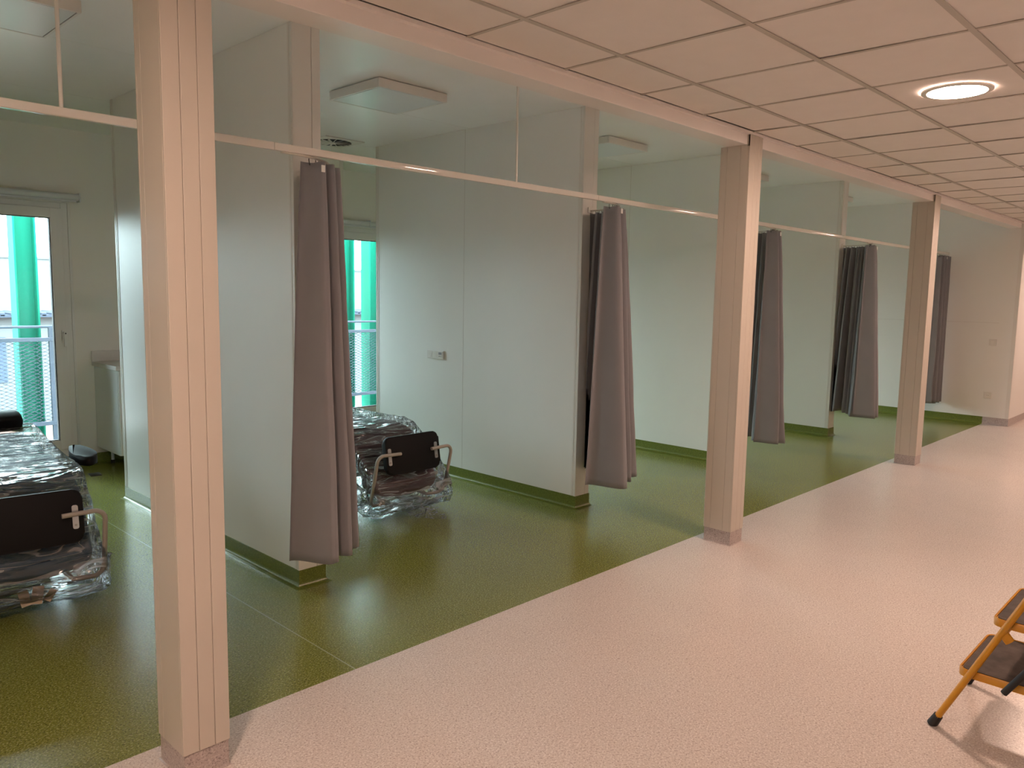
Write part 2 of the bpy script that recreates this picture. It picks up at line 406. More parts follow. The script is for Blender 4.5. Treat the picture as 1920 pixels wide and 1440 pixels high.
# pilaster beside the second window
r = empty('pilaster', (4.68, 7.45, 0), 'white boxed pilaster on the rear wall left of the second window', 'pilaster', kind='structure')
MB().box((4.50, 7.20, 0), (4.81, YW, ZP), .002, 1).build('casing', M['panel'], r)
MB().box((4.765, 7.1975, SK), (4.8125, 7.2, ZP), .001, 1).build('corner_trim', M['trim'], r)
skirt_loop(4.50, 7.20, 4.81, YW + .02).build('skirting', M['skirt_green'], r, smooth=50)

# ------------------------------------------------------------------ windows
wl = ['glazed balcony window far out to the left of the picture', 'glazed balcony window just out to the left of the picture', 'glazed balcony window at the far left with turquoise steel column outside',
      'rear window hidden behind the first partition', 'glazed balcony window seen narrowly beside the nearest curtain', 'rear window hidden behind the second partition', 'rear window hidden behind the third partition', 'rear window of the last bay']
for i, (xa, xb) in enumerate(WIN):
    r = empty('window_%d' % (i + 1), ((xa + xb) / 2, YW + .05, WZ0), wl[i], 'window', 'white framed rear windows', 'structure')
    y0, y1 = YW - .012, YW + .07
    b = MB(); f = .055
    b.box((xa, y0, WZ0), (xa + f, y1, WZ1), .004); b.box((xb - f, y0, WZ0), (xb, y1, WZ1), .004)
    b.box((xa + f, y0, WZ1 - f), (xb - f, y1, WZ1), .004); b.box((xa + f, y0, WZ0), (xb - f, y1, WZ0 + f), .004)
    b.box((xa - .022, y0 - .004, WZ0 - .022), (xa, y0 + .012, WZ1 + .022), .002, 1); b.box((xb, y0 - .004, WZ0 - .022), (xb + .022, y0 + .012, WZ1 + .022), .002, 1)
    b.box((xa - .022, y0 - .004, WZ1), (xb + .022, y0 + .012, WZ1 + .022), .002, 1); b.box((xa - .022, y0 - .004, WZ0 - .022), (xb + .022, y0 + .012, WZ0), .002, 1)
    b.build('frame', M['pvc'], r)
    b = MB(); ys0, ys1 = YW - .026, YW + .045; q = f - .008; s = .095
    sa, sb, za, zb = xa + q, xb - q, WZ0 + q, WZ1 - q
    b.box((sa, ys0, za), (sa + s, ys1, zb), .006); b.box((sb - s, ys0, za), (sb, ys1, zb), .006)
    b.box((sa + s - .004, ys0, zb - s * .9), (sb - s + .004, ys1, zb), .006); b.box((sa + s - .004, ys0, za), (sb - s + .004, ys1, za + s * .9), .006)
    sash = b.build('sash', M['pvc'], r)
    b = MB(); gx0, gx1, gz0, gz1 = sa + s, sb - s, za + s * .9, zb - s * .9; e = .006
    for A, B in (((gx0, gz0), (gx0 + e, gz1)), ((gx1 - e, gz0), (gx1, gz1)), ((gx0, gz0), (gx1, gz0 + e)), ((gx0, gz1 - e), (gx1, gz1))):
        b.box((A[0], YW - .01, A[1]), (B[0], YW + .03, B[1]))
    b.build('gasket', M['gasket'], sash)
    MB().box((gx0, YW + .008, gz0), (gx1, YW + .012, gz1)).build('pane', M['glass'], sash)
    b = MB(); hx = sb - s * .35
    b.box((hx - .014, ys0 - .009, 1.155), (hx + .014, ys0, 1.235), .003); b.cyl((hx, ys0 - .025, 1.212), .009, .04, 12, 'y')
    b.box((hx - .010, ys0 - .052, 1.09), (hx + .010, ys0 - .038, 1.225), .005); b.build('handle', M['pvc'], sash)
    MB().cyl((hx + .004, ys0 - .053, 1.207), .006, .003, 12, 'y').build('lock_cap', M['black_plastic'], sash)
    # reveal outside
    MB().box((xa - .02, YW + .16, WZ0 - .03), (xb + .02, YW + .27, WZ0 - .01)).build('sill', M['pvc'], r)
    if i in (2, 4):
        rb = empty('roller_blind', ((xa + xb) / 2, YW - .05, 2.385), ['', '', 'rolled-up white blind above the window at the far left', '', 'rolled-up white blind above the window beside the nearest curtain'][i], 'blind', 'rolled-up white blinds above the windows')
        xc = (xa + xb) / 2; A, B = xa - .075, xb + .08
        b = MB(); prof = []
        for k in range(20):
            a = 2 * PI * k / 20; prof.append((YW - .048 + .034 * math.cos(a), 2.392 + .03 * math.sin(a)))
        b.loops([[Vector((x, p[0], p[1])) for p in prof] for x in (A, B)], close=True, cap0=True, cap1=True); b.build('cassette', M['blind'], rb, smooth=50)
        MB().box((A + .02, YW - .074, 2.350), (B - .02, YW - .062, 2.366), .003).build('bottom_bar', M['blind'], rb)
        for x in (A - .006, xc, B + .006): MB().box((x - .006, YW - .088, 2.352), (x + .006, YW - .001, 2.432), .004).build('bracket', M['blind'], rb)
        MB().tube(arc((B + .014, YW - .05, 2.392), .022, -1.8, 2.2, 10, lambda a, c: (0, -a, c)), .003, 8).build('end_clip', M['frame_grey'], rb)

# ------------------------------------------------------------------ downlights
lampx = [-3.9, .12, 4.335, 8.54, 12.74]
ll = ['round downlight behind the camera', 'round downlight above the corridor near the first column', 'bright round recessed downlight in the corridor ceiling, top right', 'round downlight farther down the corridor', 'round downlight beyond the end wall corner']
for i, x in enumerate(lampx):
    r = empty('downlight', (x, 1.222, ZC), ll[i], 'downlight', 'round corridor downlights')
    b = MB(); n = 48
    rings = [[Vector((x + rr * math.cos(2 * PI * k / n), 1.222 + rr * math.sin(2 * PI * k / n), ZC + z)) for k in range(n)] for rr, z in ((.158, .004), (.157, -.003), (.150, -.006), (.1315, -.006), (.131, .0))]
    b.loops(rings, close=True); b.build('trim_ring', M['trim'], r, smooth=40)
    MB().cyl((x, 1.222, ZC - .0037), .1312, .004, 48).build('diffuser', M['lamp'], r)

# ------------------------------------------------------------------ unlit square panels in the bays
tl = ['unlit square ceiling light panel at the top left corner', 'unlit square ceiling light panel in the bay between first and second curtains', 'unlit square ceiling light panel partly hidden by the second partition',
      'unlit square ceiling light panel hidden beyond the third partition', 'unlit square ceiling light panel of the last bay']
for i, x in enumerate([1.075, 3.375, 5.765, 8.12, 10.55]):
    r = empty('ceiling_light_panel', (x, 4.5, ZP), tl[i], 'ceiling light', 'unlit square light panels in the bays')
    h = .285; z0, z1 = ZP - .062, ZP - .004
    b = MB()
    for A, B in (((-h, -h), (h, -h + .014)), ((-h, h - .014), (h, h)), ((-h, -h + .014), (-h + .014, h - .014)), ((h - .014, -h + .014), (h, h - .014))):
        b.box((x + A[0], 4.5 + A[1], z0), (x + B[0], 4.5 + B[1], z1), .002, 1)
    b.box((x - h + .02, 4.5 - h + .02, ZP - .02), (x + h - .02, 4.5 + h - .02, ZP))
    b.build('frame', M['trim'], r)
    MB().box((x - h + .014, 4.5 - h + .014, z0 + .004), (x + h - .014, 4.5 + h - .014, z0 + .02)).build('recess', M['seam'], r)
    MB().box((x - h + .020, 4.5 - h + .020, z0 + .0008), (x + h - .020, 4.5 + h - .020, z0 + .01)).build('diffuser', M['diff_off'], r)

# ------------------------------------------------------------------ swirl vent
vx, vy = 4.13, 6.34
r = empty('air_vent', (vx, vy, ZP), 'square ceiling air vent with swirl slots behind the first partition', 'vent')
MB().box((vx - .205, vy - .205, ZP - .010), (vx + .205, vy + .205, ZP - .0002), .002, 1).build('face_plate', M['trim'], r)
b = MB(); bl = MB()
b.cyl((vx, vy, ZP - .0105), .165, .002, 40)
for k in range(16):
    a = 2 * PI * k / 16; R3 = Matrix.Rotation(a, 3, 'Z') @ Matrix.Rotation(.45, 3, 'X')
    bm = bmesh.new(); bmesh.ops.create_cube(bm, size=1.)
    for v in bm.verts: v.co = Vector((vx, vy, ZP - .0125)) + R3 @ Vector((.100 + v.co.x * .135, v.co.y * (.022 + .014 * v.co.x), v.co.z * .002))
    bl.add(bm)
bl.cyl((vx, vy, ZP - .016), .03, .014, 20)
b.build('opening', M['vent_dark'], r); bl.build('swirl_blades', M['trim'], r)

# ------------------------------------------------------------------ curtain rail
r = empty('curtain_rail', (4, YR, ZR1), 'long glossy white curtain rail spanning the bay fronts, hung on rods', 'curtain rail')
b = MB(); prof = rrect(-.012, ZR0, .012, ZR1, .005, 4); js = [-.5, 1.832, 4.169, 6.588, 8.961, XE]
for k in range(5):
    xa, xb = js[k] + .0015, js[k + 1] - .0015
    b = MB(); b.loops([[Vector((x, YR + p[0], p[1])) for p in prof] for x in (xa, xb)], close=True, cap0=True, cap1=True)
    b.build('rail_length', M['rail'], r, smooth=45)
for x in (-1.4, .977, 3.398, 5.85, 8.2, 10.5):
    b = MB().cyl((x, YR, (ZR1 + ZP) / 2), .0075, ZP - ZR1, 12); b.cyl((x, YR, ZP - .004), .025, .008, 20); b.build('hanger_rod', M['rail'], r, smooth=40)
def track(xc):   # quarter bend from the rail back to the partition end
    ra = .33
    pts = [Vector((xc - ra - .06, YR, 0)), Vector((xc - ra, YR, 0))] + [Vector((xc - ra + ra * math.sin(PI / 2 * k / 12), YR + ra - ra * math.cos(PI / 2 * k / 12), 0)) for k in range(1, 13)] + [Vector((xc, YP, 0))]
    return pts
for x in PX[1:]:
    pts = [p + Vector((0, 0, ZR0 - .004)) for p in track(x + PT / 2)]
    MB().tube(pts, .008, 8, flat=(1.5, .7)).build('return_track', M['rail'], r, smooth=50)
    MB().box((x + PT / 2 - .03, YP - .012, ZR0 - .02), (x + PT / 2 + .03, YP, ZR0 + .02), .004).build('end_bracket', M['trim'], r)

# ------------------------------------------------------------------ curtains
def curtain(label, path, zt, zb_, nf, amp0, amp1, seed, spread, tagt, center=None, lean=(0, 0), name='curtain', lim=None):
    rnd = random.Random(seed)
    Ls = [0]
    for a, c in zip(path, path[1:]): Ls.append(Ls[-1] + (c - a).length)
    tot = Ls[-1]
    def at(t):
        s = t * tot
        for k in range(len(path) - 1):
            if s <= Ls[k + 1] or k == len(path) - 2:
                f = (s - Ls[k]) / max(1e-6, Ls[k + 1] - Ls[k]); d = (path[k + 1] - path[k]).normalized()
                return path[k] + (path[k + 1] - path[k]) * f, d
    cen = center or at(.5)[0]
    root = empty(name, (cen.x, cen.y, zb_), label, 'curtain', 'grey bay curtains')
    nu, nv = 300, 44; amps = [rnd.uniform(.5, 1.3) for _ in range(nf * 2 + 3)]
    wid = [rnd.uniform(.6, 1.5) for _ in range(nf * 2)]; sw = sum(wid); acc = [0]
    for w in wid: acc.append(acc[-1] + w / sw)
    drift = [rnd.uniform(-.25, .25) for _ in range(nf * 2 + 3)]
    rings = []
    for j in range(nv + 1):
        v = j / nv; row = []
        vs = v ** .8
        for i in range(nu + 1):
            t = i / nu
            k = max(q for q in range(nf * 2) if acc[q] <= t + 1e-9); f = (t - acc[k]) / (acc[k + 1] - acc[k])
            f = min(1, max(0, f))
            ph = f + drift[k] * vs * f * (1 - f) * 2
            # each half fold sweeps from one side of the track to the other: panels with rounded turns
            s0 = -1 if k % 2 else 1
            e = ph * PI
            side = math.cos(e) * s0
            side = math.copysign(abs(side) ** .62, side)
            ampk = amps[k] * (1 - f) + amps[k + 1] * f
            A = (amp0 + (amp1 - amp0) * vs) * ampk
            tt = acc[k] + (acc[k + 1] - acc[k]) * (f + .10 * math.sin(2 * PI * f))
            p, d = at(min(1, max(0, tt)))
            nrm = Vector((-d.y, d.x, 0))
            q = p + nrm * side * A
            q = cen + (q - cen) * (1 + (spread - 1) * vs)
            q = Vector((q.x + lean[0] * vs, q.y + lean[1] * vs, 0))
            nz = noise.noise(Vector((t * 9 + seed, v * 3, seed))) * .012 * v + noise.noise(Vector((t * 30, v * 9, seed + 5))) * .003
            q += nrm * nz
            z = zt + (zb_ - zt) * v
            if j == nv: z += .008 * math.sin(t * 17 + seed)
            if j == 0: z -= .010 * (1 - abs(side)) * .7
            if lim: q = lim(q)
            row.append(Vector((q.x, q.y, z)))
        rings.append(row)
    b = MB(); b.loops(rings)
    fab = b.build('fabric', M['curtain'], root, smooth=80)
    md = fab.modifiers.new('solid', 'SOLIDIFY'); md.thickness = .0022; md.offset = 0
    # hem band and hooks
    b = MB()
    for k in range(nf * 2):
        p, d = at(acc[k] + .001)
        h = MB().tube([Vector((p.x, p.y, ZR0 - .0115)), Vector((p.x, p.y, ZR0 - .02)), Vector((p.x + .004, p.y, zt - .02))], .0022, 6)
        h.build('hook', M['black_plastic'], root)
    b = MB(); tx, ty = tagt
    b.box((tx - .010, ty - .016, zt - .050), (tx + .010, ty - .0145, zt - .018), .0005, 1); b.build('care_tag', M['tag'], root)
    return root
zt = ZR0 - .022
def sub(path, a, b_):
    Ls = [0]
    for p, q in zip(path, path[1:]): Ls.append(Ls[-1] + (q - p).length)
    def at(s):
        for k in range(len(path) - 1):
            if s <= Ls[k + 1] or k == len(path) - 2: return path[k] + (path[k + 1] - path[k]) * ((s - Ls[k]) / (Ls[k + 1] - Ls[k]))
    return [at(Ls[-1] * (a + (b_ - a) * k / 14)) for k in range(15)]
def limf(x):
    def f(q):
        if q.y > YP - .025 and q.x > x - .02: q = Vector((q.x, YP - .025, q.z))
        return q
    return f
for i, (lab, a0, nf, s0, s1, seed, spread, lean) in enumerate([
    ('grey curtain nearest the camera, hanging at the end of the first partition', .22, 6, .048, .088, 5, 1.30, (.0, .0)),
    ('second grey curtain, hanging left of the middle column', .10, 8, .048, .10, 12, 1.50, (.05, .0)),
    ('third grey curtain, hanging just right of the middle column', .10, 7, .050, .09, 13, 1.40, (.07, .0)),
    ('fourth grey curtain, between the middle and the right column', .10, 11, .050, .10, 21, 1.40, (.05, .0))]):
    xc = PX[i + 1] + PT / 2
    path = sub(track(xc), a0, .98)
    tp = path[2]
    curtain(lab, path, zt, .31, nf, s0, s1, seed, spread, (tp.x - .02, tp.y - s0 - .01), lean=lean, lim=limf(PX[i + 1]))
path = [Vector((11.45 + .025 * k, YR - .01, 0)) for k in range(16)]
curtain('last grey curtain, hanging against the end wall behind the right column', path, zt, .25, 7, .05, .07, 31, 1.02, (11.5, YR - .075), lean=(0, 0), lim=lambda q: Vector((min(q.x, XE - .012), q.y, 0)))

# ------------------------------------------------------------------ sockets
def plate(name, label, cat, y0, y1, z0, z1, x, kind):
    r = empty(name, (x, (y0 + y1) / 2, (z0 + z1) / 2), label, cat)
    MB().box((x - .011, y0, z0), (x, y1, z1), .003).build('frame', M['outlet'], r)
    if kind == 'strip':
        n = 3; w = (y1 - y0 - .02) / n
        for k in range(n):
            ya = y0 + .01 + k * w
            MB().box((x - .0125, ya + .003, z0 + .008), (x - .0105, ya + w - .003, z1 - .008), .001, 1).build('module', M['trim'], r)
            if k == 0:
                for c in (.35, .65): MB().cyl((x - .0128, ya + w * c, z0 + .024), .0045, .002, 10, 'x').build('socket_hole', M['black_plastic'], r)
                MB().box((x - .0135, ya + .014, z0 + .038), (x - .0120, ya + w - .014, z1 - .012)).build('data_port', M['frame_grey'], r)
            else:
                MB().cyl((x - .0128, ya + w / 2, (z0 + z1) / 2), .019, .002, 24, 'x').build('socket_well', M['outlet'], r)
    elif kind == 'switch':
        MB().box((x - .014, y0 + .018, z0 + .018), (x - .010, y1 - .018, z1 - .018), .002, 1).build('rocker', M['trim'], r)
    else:
        MB().cyl((x - .0115, (y0 + y1) / 2, (z0 + z1) / 2), .022, .002, 24, 'x').build('socket_well', M['trim'], r)
        for c in (-.009, .009): MB().cyl((x - .013, (y0 + y1) / 2 + c, (z0 + z1) / 2), .003, .001, 8, 'x').build('socket_hole', M['black_plastic'], r)
    return r
plate('power_strip', 'white wall power strip at mid height on the partition in the middle bay', 'socket', 5.243, 5.468, 1.036, 1.108, PX[2] - .0002, 'strip')
plate('light_switch', 'square white light switch on the end wall near the corridor corner', 'switch', 2.628, 2.715, 1.050, 1.135, XE - .0002, 'switch')
plate('wall_socket', 'square white wall socket low on the end wall below the switch', 'socket', 2.632, 2.722, .347, .430, XE - .0002, 'socket')

# ------------------------------------------------------------------ cabinet
r = empty('cabinet', (2.755, 7.4, 0), 'white base cabinet on short legs against the rear wall, far left', 'cabinet')
MB().box((2.455, 7.125, .155), (3.06, YW - .004, .905), .002, 1).build('body', M['cab'], r)
for xa, xb in ((2.458, 3.057),):
    dr = MB().box((xa, 7.105, .158), (xb, 7.123, .900), .002, 1).build('door', M['cab'], r)
    MB().tube([(xb - .04, 7.106, .70), (xb - .04, 7.08, .70), (xb - .04, 7.08, .82), (xb - .04, 7.106, .82)], .005, 8).build('handle', M['alu'], dr)
for x in (2.56, 3.00):
    for y in (7.25, 7.62):
        lg = MB().cyl((x, y, .095), .014, .13, 14).build('leg', M['cab'], r)
        MB().cyl((x, y, .016), .02, .032, 14).build('foot', M['black_plastic'], lg)
r = empty('worktop', (2.755, 7.4, .91), 'pale worktop with upstand resting on the white cabinet', 'worktop')
MB().box((2.437, 7.095, .9062), (3.075, YW - .003, .944), .002, 1).build('slab', M['worktop'], r)
MB().box((2.437, YW - .022, .944), (3.075, YW - .003, 1.040), .002, 1).build('upstand', M['worktop'], r)

# ------------------------------------------------------------------ treatment chairs
def cushion(path, w, th, r_=.045, n=10, taper=None):
    """rounded slab following a side-view path (list of (y,z) of top face), width w, thickness th"""
    sec = []
    for k in range(4):
        pass
    prof = rrect(-w / 2, -th, w / 2, 0, r_, 6)
    rings = []; P = [Vector((0, p[0], p[1])) for p in path]
    for i, p in enumerate(P):
        d = ((P[min(i + 1, len(P) - 1)] - P[max(i - 1, 0)])).normalized(); nr = Vector((0, d.z, -d.y))
        e = 1.
        if i == 0 or i == len(P) - 1: e = .80
        elif i == 1 or i == len(P) - 2: e = .96
        if taper:
            q = i / (len(P) - 1); q = max(0, (q - taper) / (1 - taper)); e = math.sqrt(max(.02, 1 - q * q)) if q > 0 else e
        rings.append([p + Vector((x * e, 0, 0)) + nr * ((z + th / 2) * max(e, .6) - th / 2) for x, z in prof])
    return MB().loops(rings, close=True, cap0=True, cap1=True)
def smoothpath(pts, n=6):
    P = [Vector((p[0], p[1], 0)) for p in pts]; out = []
    for i in range(len(P) - 1):
        p0 = P[max(i - 1, 0)]; p1 = P[i]; p2 = P[i + 1]; p3 = P[min(i + 2, len(P) - 1)]
        for k in range(n):
            t = k / n
            q = .5 * ((2 * p1) + (p2 - p0) * t + (2 * p0 - 5 * p1 + 4 * p2 - p3) * t * t + (3 * p1 - p0 - 3 * p2 + p3) * t ** 3)
            out.append((q.x, q.y))
    out.append((P[-1].x, P[-1].y)); return out
def chair(label, loc, rz, uph, short):
    r = empty('treatment_chair', loc, label, 'treatment chair', 'treatment chairs wrapped in plastic', rz=rz)
    def B(mb, nm, m, par=None, sm=45): return mb.build(nm, m, par or r, smooth=sm, world=False)
    # base
    b = MB().box((-.22, .80, .115), (-.17, 1.65, .155), .006).box((.17, .80, .115), (.22, 1.65, .155), .006).box((-.17, .86, .118), (.17, .92, .152), .006).box((-.17, 1.54, .118), (.17, 1.60, .152), .006)
    B(b, 'base_frame', M['frame_grey'])
    B(MB().box((-.13, .95, .15), (.13, 1.45, .30), .01).box((-.10, 1.02, .30), (.10, 1.38, .46), .01), 'lift_column', M['frame_grey'])
    for sx in (-.195, .195):
        for y in (.83, 1.62):
            c = B(MB().box((sx - .012, y - .03, .07), (sx + .012, y + .03, .118), .005), 'castor', M['black_plastic'])
            B(MB().cyl((sx, y + .01, .0555), .055, .026, 24, 'x'), 'wheel', M['rubber'], c)
    # cushions
    B(MB().box((-.27, .40, .455), (.27, 1.9, .475), .004), 'seat_plate', M['frame_grey'])
    B(cushion(smoothpath([(1.17, .598), (.9, .600), (.60, .602), (.47, .598)], 5), .60, .115), 'seat_cushion', uph)
    B(cushion(smoothpath([(1.92, .612), (1.80, .618), (1.5, .615), (1.18, .600)], 5), .58, .115), 'back_cushion', uph)
    B(cushion(smoothpath([(.47, .592), (.36, .560), (.22, .440), (.12, .330), (.065, .250), (.045, .175), (.07, .125)], 6), .60, .125, taper=.62), 'leg_cushion', uph)
    # head rest
    hb = cushion(smoothpath([(2.02, .735), (1.96, .765), (1.86, .765), (1.78, .725)], 5), .50, .115, .05)
    B(hb, 'head_rest', M['black_pad'])
    # arm rests
    for sx in (-1, 1):
        out = []
        for k in range(28):
            a = 2 * PI * k / 28; y = .88 + .235 * math.sin(a); w = .062 - .018 * math.sin(a)
            out.append((sx * .415 + w * math.cos(a), y))
        fn = None
        if not short: fn = lambda co: (sx * (.352 - (.60 - co.z) * .35), co.y, .47 + (sx * co.x - .415) * .9)
        a_ = B(MB().prism(out, .575, .635, .022, 3, fn), 'arm_rest', M['black_pad'])
        if not short: continue
        B(MB().tube([(sx * .40, .98, .58), (sx * .40, 1.0, .50), (sx * .30, 1.02, .46), (sx * .2, 1.02, .46)], .011, 10), 'arm_support', M['frame_grey'], a_)
        B(MB().box((sx * .44 - .03, .62, .52), (sx * .44 + .03, .70, .526), .002), 'release_lever', M['black_plastic'], a_)
    # foot pad
    tilt = Matrix.Rotation(math.radians(-9), 3, 'X'); c0 = Vector((0, -.002, .468))
    def padfn(co): return c0 + tilt @ Vector((co.x, co.z, co.y))
    fp = B(MB().prism(rrect(-.243, -.135, .243, .135, .045, 8), -.012, .030, .014, 3, padfn), 'foot_rest', M['black_pad'])
    for sx in (-.215, .205):
        B(MB().prism(rrect(sx - .014, -.065, sx + .014, .055, .01, 4), -.017, -.0125, 0, 2, padfn), 'hinge_plate', M['alu'], fp)
        B(MB().prism([(sx + .006 * math.cos(2 * PI * k / 10), -.045 + .006 * math.sin(2 * PI * k / 10)) for k in range(10)], -.020, -.0165, 0, 2, padfn), 'screw', M['steel_tube'], fp)
    for sx in (-1, 1):
        yt = -.045; R = .055; x1 = .338
        pts = [(sx * .14, yt, .485), (sx * (x1 - R), yt, .490)]
        pts += [(sx * (x1 - R + R * math.sin(PI / 2 * k / 6)), yt + .002 * k, .490 - R + R * math.cos(PI / 2 * k / 6)) for k in range(1, 7)]
        pts += [(sx * x1, .0, .30), (sx * x1, .03, .185)]
        pts += [(sx * (x1 - R + R * math.cos(PI / 2 * k / 6)), .035 + .004 * k, .185 - .07 * math.sin(PI / 2 * k / 6)) for k in range(1, 7)]
        pts += [(sx * .20, .08, .112), (sx * .16, .30, .14), (sx * .16, .60, .16)]
        B(MB().tube(pts, .0125, 12), 'foot_rest_tube', M['steel_tube'])
    return r
def cover(chair_root, label, seed, tails):
    path = smoothpath([(2.06, .30), (2.05, .50), (1.98, .650), (1.75, .655), (1.2, .630), (.75, .628), (.50, .630), (.36, .590), (.20, .470), (.05, .340), (-.045, .225), (-.06, .120), (.0, .055), (.14, .035), (.34, .045), (.50, .09)], 8)
    P = [Vector((0, p[0], p[1])) for p in path]; n = len(P); rings = []
    nu = 56
    for i, p in enumerate(P):
        d = (P[min(i + 1, n - 1)] - P[max(i - 1, 0)]).normalized(); nr = Vector((0, -d.z, d.y))
        nr = Vector((0, d.z, -d.y))
        s = i / (n - 1)
        row = []
        foot = max(0, min(1, (s - .62) / .12))
        drop = .26 * (1 - foot) + .17 * foot + .04 * noise.noise(Vector((s * 7, seed, 0)))
        endk = max(0, min(1, (s - .86) / .14))
        hw = .325 + .02 * noise.noise(Vector((s * 5, seed + 3, 0))) + .015 * foot - .12 * endk
        for k in range(nu + 1):
            u = -1 + 2 * k / nu; a = abs(u); sg = 1 if u >= 0 else -1
            if a < .58: x = hw * a / .58 * .98; dz = 0
            elif a < .68: q = (a - .58) / .10; x = hw * (.98 + .045 * math.sin(q * PI / 2)); dz = .035 * (1 - math.cos(q * PI / 2))
            else: q = (a - .68) / .32; x = hw * 1.025 + .03 * q * math.sin(s * 40 + seed); dz = .035 + drop * q
            c = p + Vector((sg * x, 0, 0)) - nr * dz
            w = noise.noise(Vector((c.x * 4 + seed, c.y * 9, c.z * 9))) * .5 + noise.noise(Vector((c.x * 9, c.y * 22, c.z * 18 + seed))) * .3
            amp = .012 + .030 * max(0, (a - .6)) + .016 * foot
            c = c + nr * (abs(w) * amp * 1.4 + .002) + Vector((sg * w * amp if a > .58 else 0, 0, 0))
            c.z = max(c.z, .012)
            row.append(c)
        rings.append(row)
    r = MB().loops(rings).build('plastic_cover', M['film'], chair_root, smooth=60, world=False); r['label'] = label
    for pts, w in tails:      # torn strips
        T = [Vector(p) for p in pts]; rs = []
        for i, p in enumerate(T):
            q = i / (len(T) - 1); ww = w * (1 - .75 * q)
            dd = (T[min(i + 1, len(T) - 1)] - T[max(i - 1, 0)]).normalized(); sd = dd.cross(Vector((0, -1, .15))).normalized()
            rs.append([p + sd * ww * (j / 6 - .5) + Vector((0, .012 * math.sin(j * 2.1 + i), .006 * math.sin(j * 1.7 + i * 1.3) + .006)) for j in range(7)])
        MB().loops(rs).build('torn_strip', M['film'], r, smooth=60, world=False)
    return r
def dense(pts, n=5):
    out = []
    for a, c in zip(pts, pts[1:]):
        a = Vector(a); c = Vector(c)
        for k in range(n): out.append(a + (c - a) * k / n)
    out.append(Vector(pts[-1])); return out
CH1 = (3.515, 4.40, 0); CH0 = (1.04, 4.30, 0); RZ0 = math.radians(-6)
c1 = chair('maroon treatment chair wrapped in clear plastic, between the first two curtains', CH1, 0, M['maroon'], 0)
c0 = chair('blue treatment chair wrapped in clear plastic, cut by the left picture edge', CH0, RZ0, M['blue'], 1)
cover(c1, 'clear crinkled plastic film with torn strips trailing on the floor', 2.3, [
    (dense([(-.02, .06, .10), (.0, -.02, .055), (.03, -.08, .02), (.07, -.17, .006), (.13, -.22, .004)]), .16),
    (dense([(.10, .06, .10), (.11, .0, .06), (.15, -.04, .02), (.20, -.05, .012)]), .13)])
cv0 = cover(c0, 'clear crinkled plastic film', 7.1, [])
for k, (x, z, a, s_) in enumerate(((.02, .105, .15, .05), (-.035, .10, -.2, .045), (.075, .095, .6, .035))):
    R3 = Matrix.Rotation(a, 3, 'Y')
    MB().box((x - s_ * .5, -.036 - .002 * k, z - s_ * .9), (x + s_ * .5, -.0345 - .002 * k, z + s_ * .9), .0004, 1, rot=R3).build('paper_tape', M['paper'], cv0, world=False)
# loose cables on the floor behind the maroon chair
o = MB().tube([(3.17, 4.9, .012), (3.25, 4.80, .008), (3.36, 4.86, .007), (3.5, 5.0, .008), (3.62, 5.2, .04), (3.6, 5.3, .1)], .006, 8).build('power_cable', M['black_plastic'], smooth=60)
tag(o, 'thin black cable on the green floor beneath the maroon chair', 'cable')

# ------------------------------------------------------------------ step stool
SX0, SX1 = 3.205, 3.675
st = empty('step_stool', (3.44, .5, 0), 'yellow folding step stool with brown treads, bottom right', 'step stool')
def stepf(y0, y1, zt_, nm):
    out = rrect(SX0 + .014, y0, SX1 - .014, y1, .035, 6)
    inn = rrect(SX0 + .022, y0 + .008, SX1 - .022, y1 - .008, .028, 6)
    b = MB(); n = len(out)
    R = [[Vector((x, y, zt_ - .030)) for x, y in out], [Vector((x, y, zt_ - .003)) for x, y in out], [Vector((x + (a - x) * .4, y + (c - y) * .4, zt_)) for (x, y), (a, c) in zip(out, inn)],
         [Vector((x, y, zt_ - .002)) for x, y in inn], [Vector((x, y, zt_ - .006)) for x, y in inn]]
    b.loops(R, close=True, cap1=True)
    b.loops([[Vector((x, y, zt_ - .030)) for x, y in out], [Vector((x, y, zt_ - .030)) for x, y in inn], [Vector((x, y, zt_ - .010)) for x, y in inn]], close=True, cap1=True)
    s_ = b.build('step', M['yellow'], st, smooth=50)
    MB().prism(rrect(SX0 + .026, y0 + .012, SX1 - .026, y1 - .012, .025, 6), zt_ - .0055, zt_ - .001, 0).build('tread', M['tread'], s_)
stepf(.475, .748, .252, 'lower'); stepf(.36, .650, .478, 'upper')
def legy(z): return .815 - .468 * z
for sx, xx in ((-1, SX0), (1, SX1)):
    top = .80
    pts = [(xx, legy(z), z) for z in (.02, .25, .5, .76)]
    lg = MB().tube(pts, .0145, 14, flat=(.85, 1.15)).build('front_leg', M['yellow'], st, smooth=50)
    MB().tube([(xx, legy(0) + .002, .0005), (xx, legy(.012), .012), (xx, legy(.045), .045)], [.0175, .0185, .0165], 16).build('rubber_foot', M['rubber'], lg, smooth=40)
    for z in (.232, .452):
        MB().cyl((xx + sx * .012, legy(z), z), .0065, .005, 14, 'x').build('rivet', M['frame_grey'], lg, smooth=40)
    rl = MB().tube([(xx - sx * .03, .50, .44), (xx - sx * .03, .30, .22), (xx - sx * .03, .13, .02)], .0115, 12).build('rear_leg', M['yellow'], st, smooth=50)
    MB().tube([(xx - sx * .03, .12, .0005), (xx - sx * .03, .145, .035)], .017, 14).build('rubber_foot', M['rubber'], rl, smooth=40)
    MB().tube([(xx + sx * .004, legy(.452) - .0, .452 - .02), (xx + sx * -.006, .585, .405)], .012, 8, flat=(.4, 1.4)).build('bracket', M['yellow'], st)
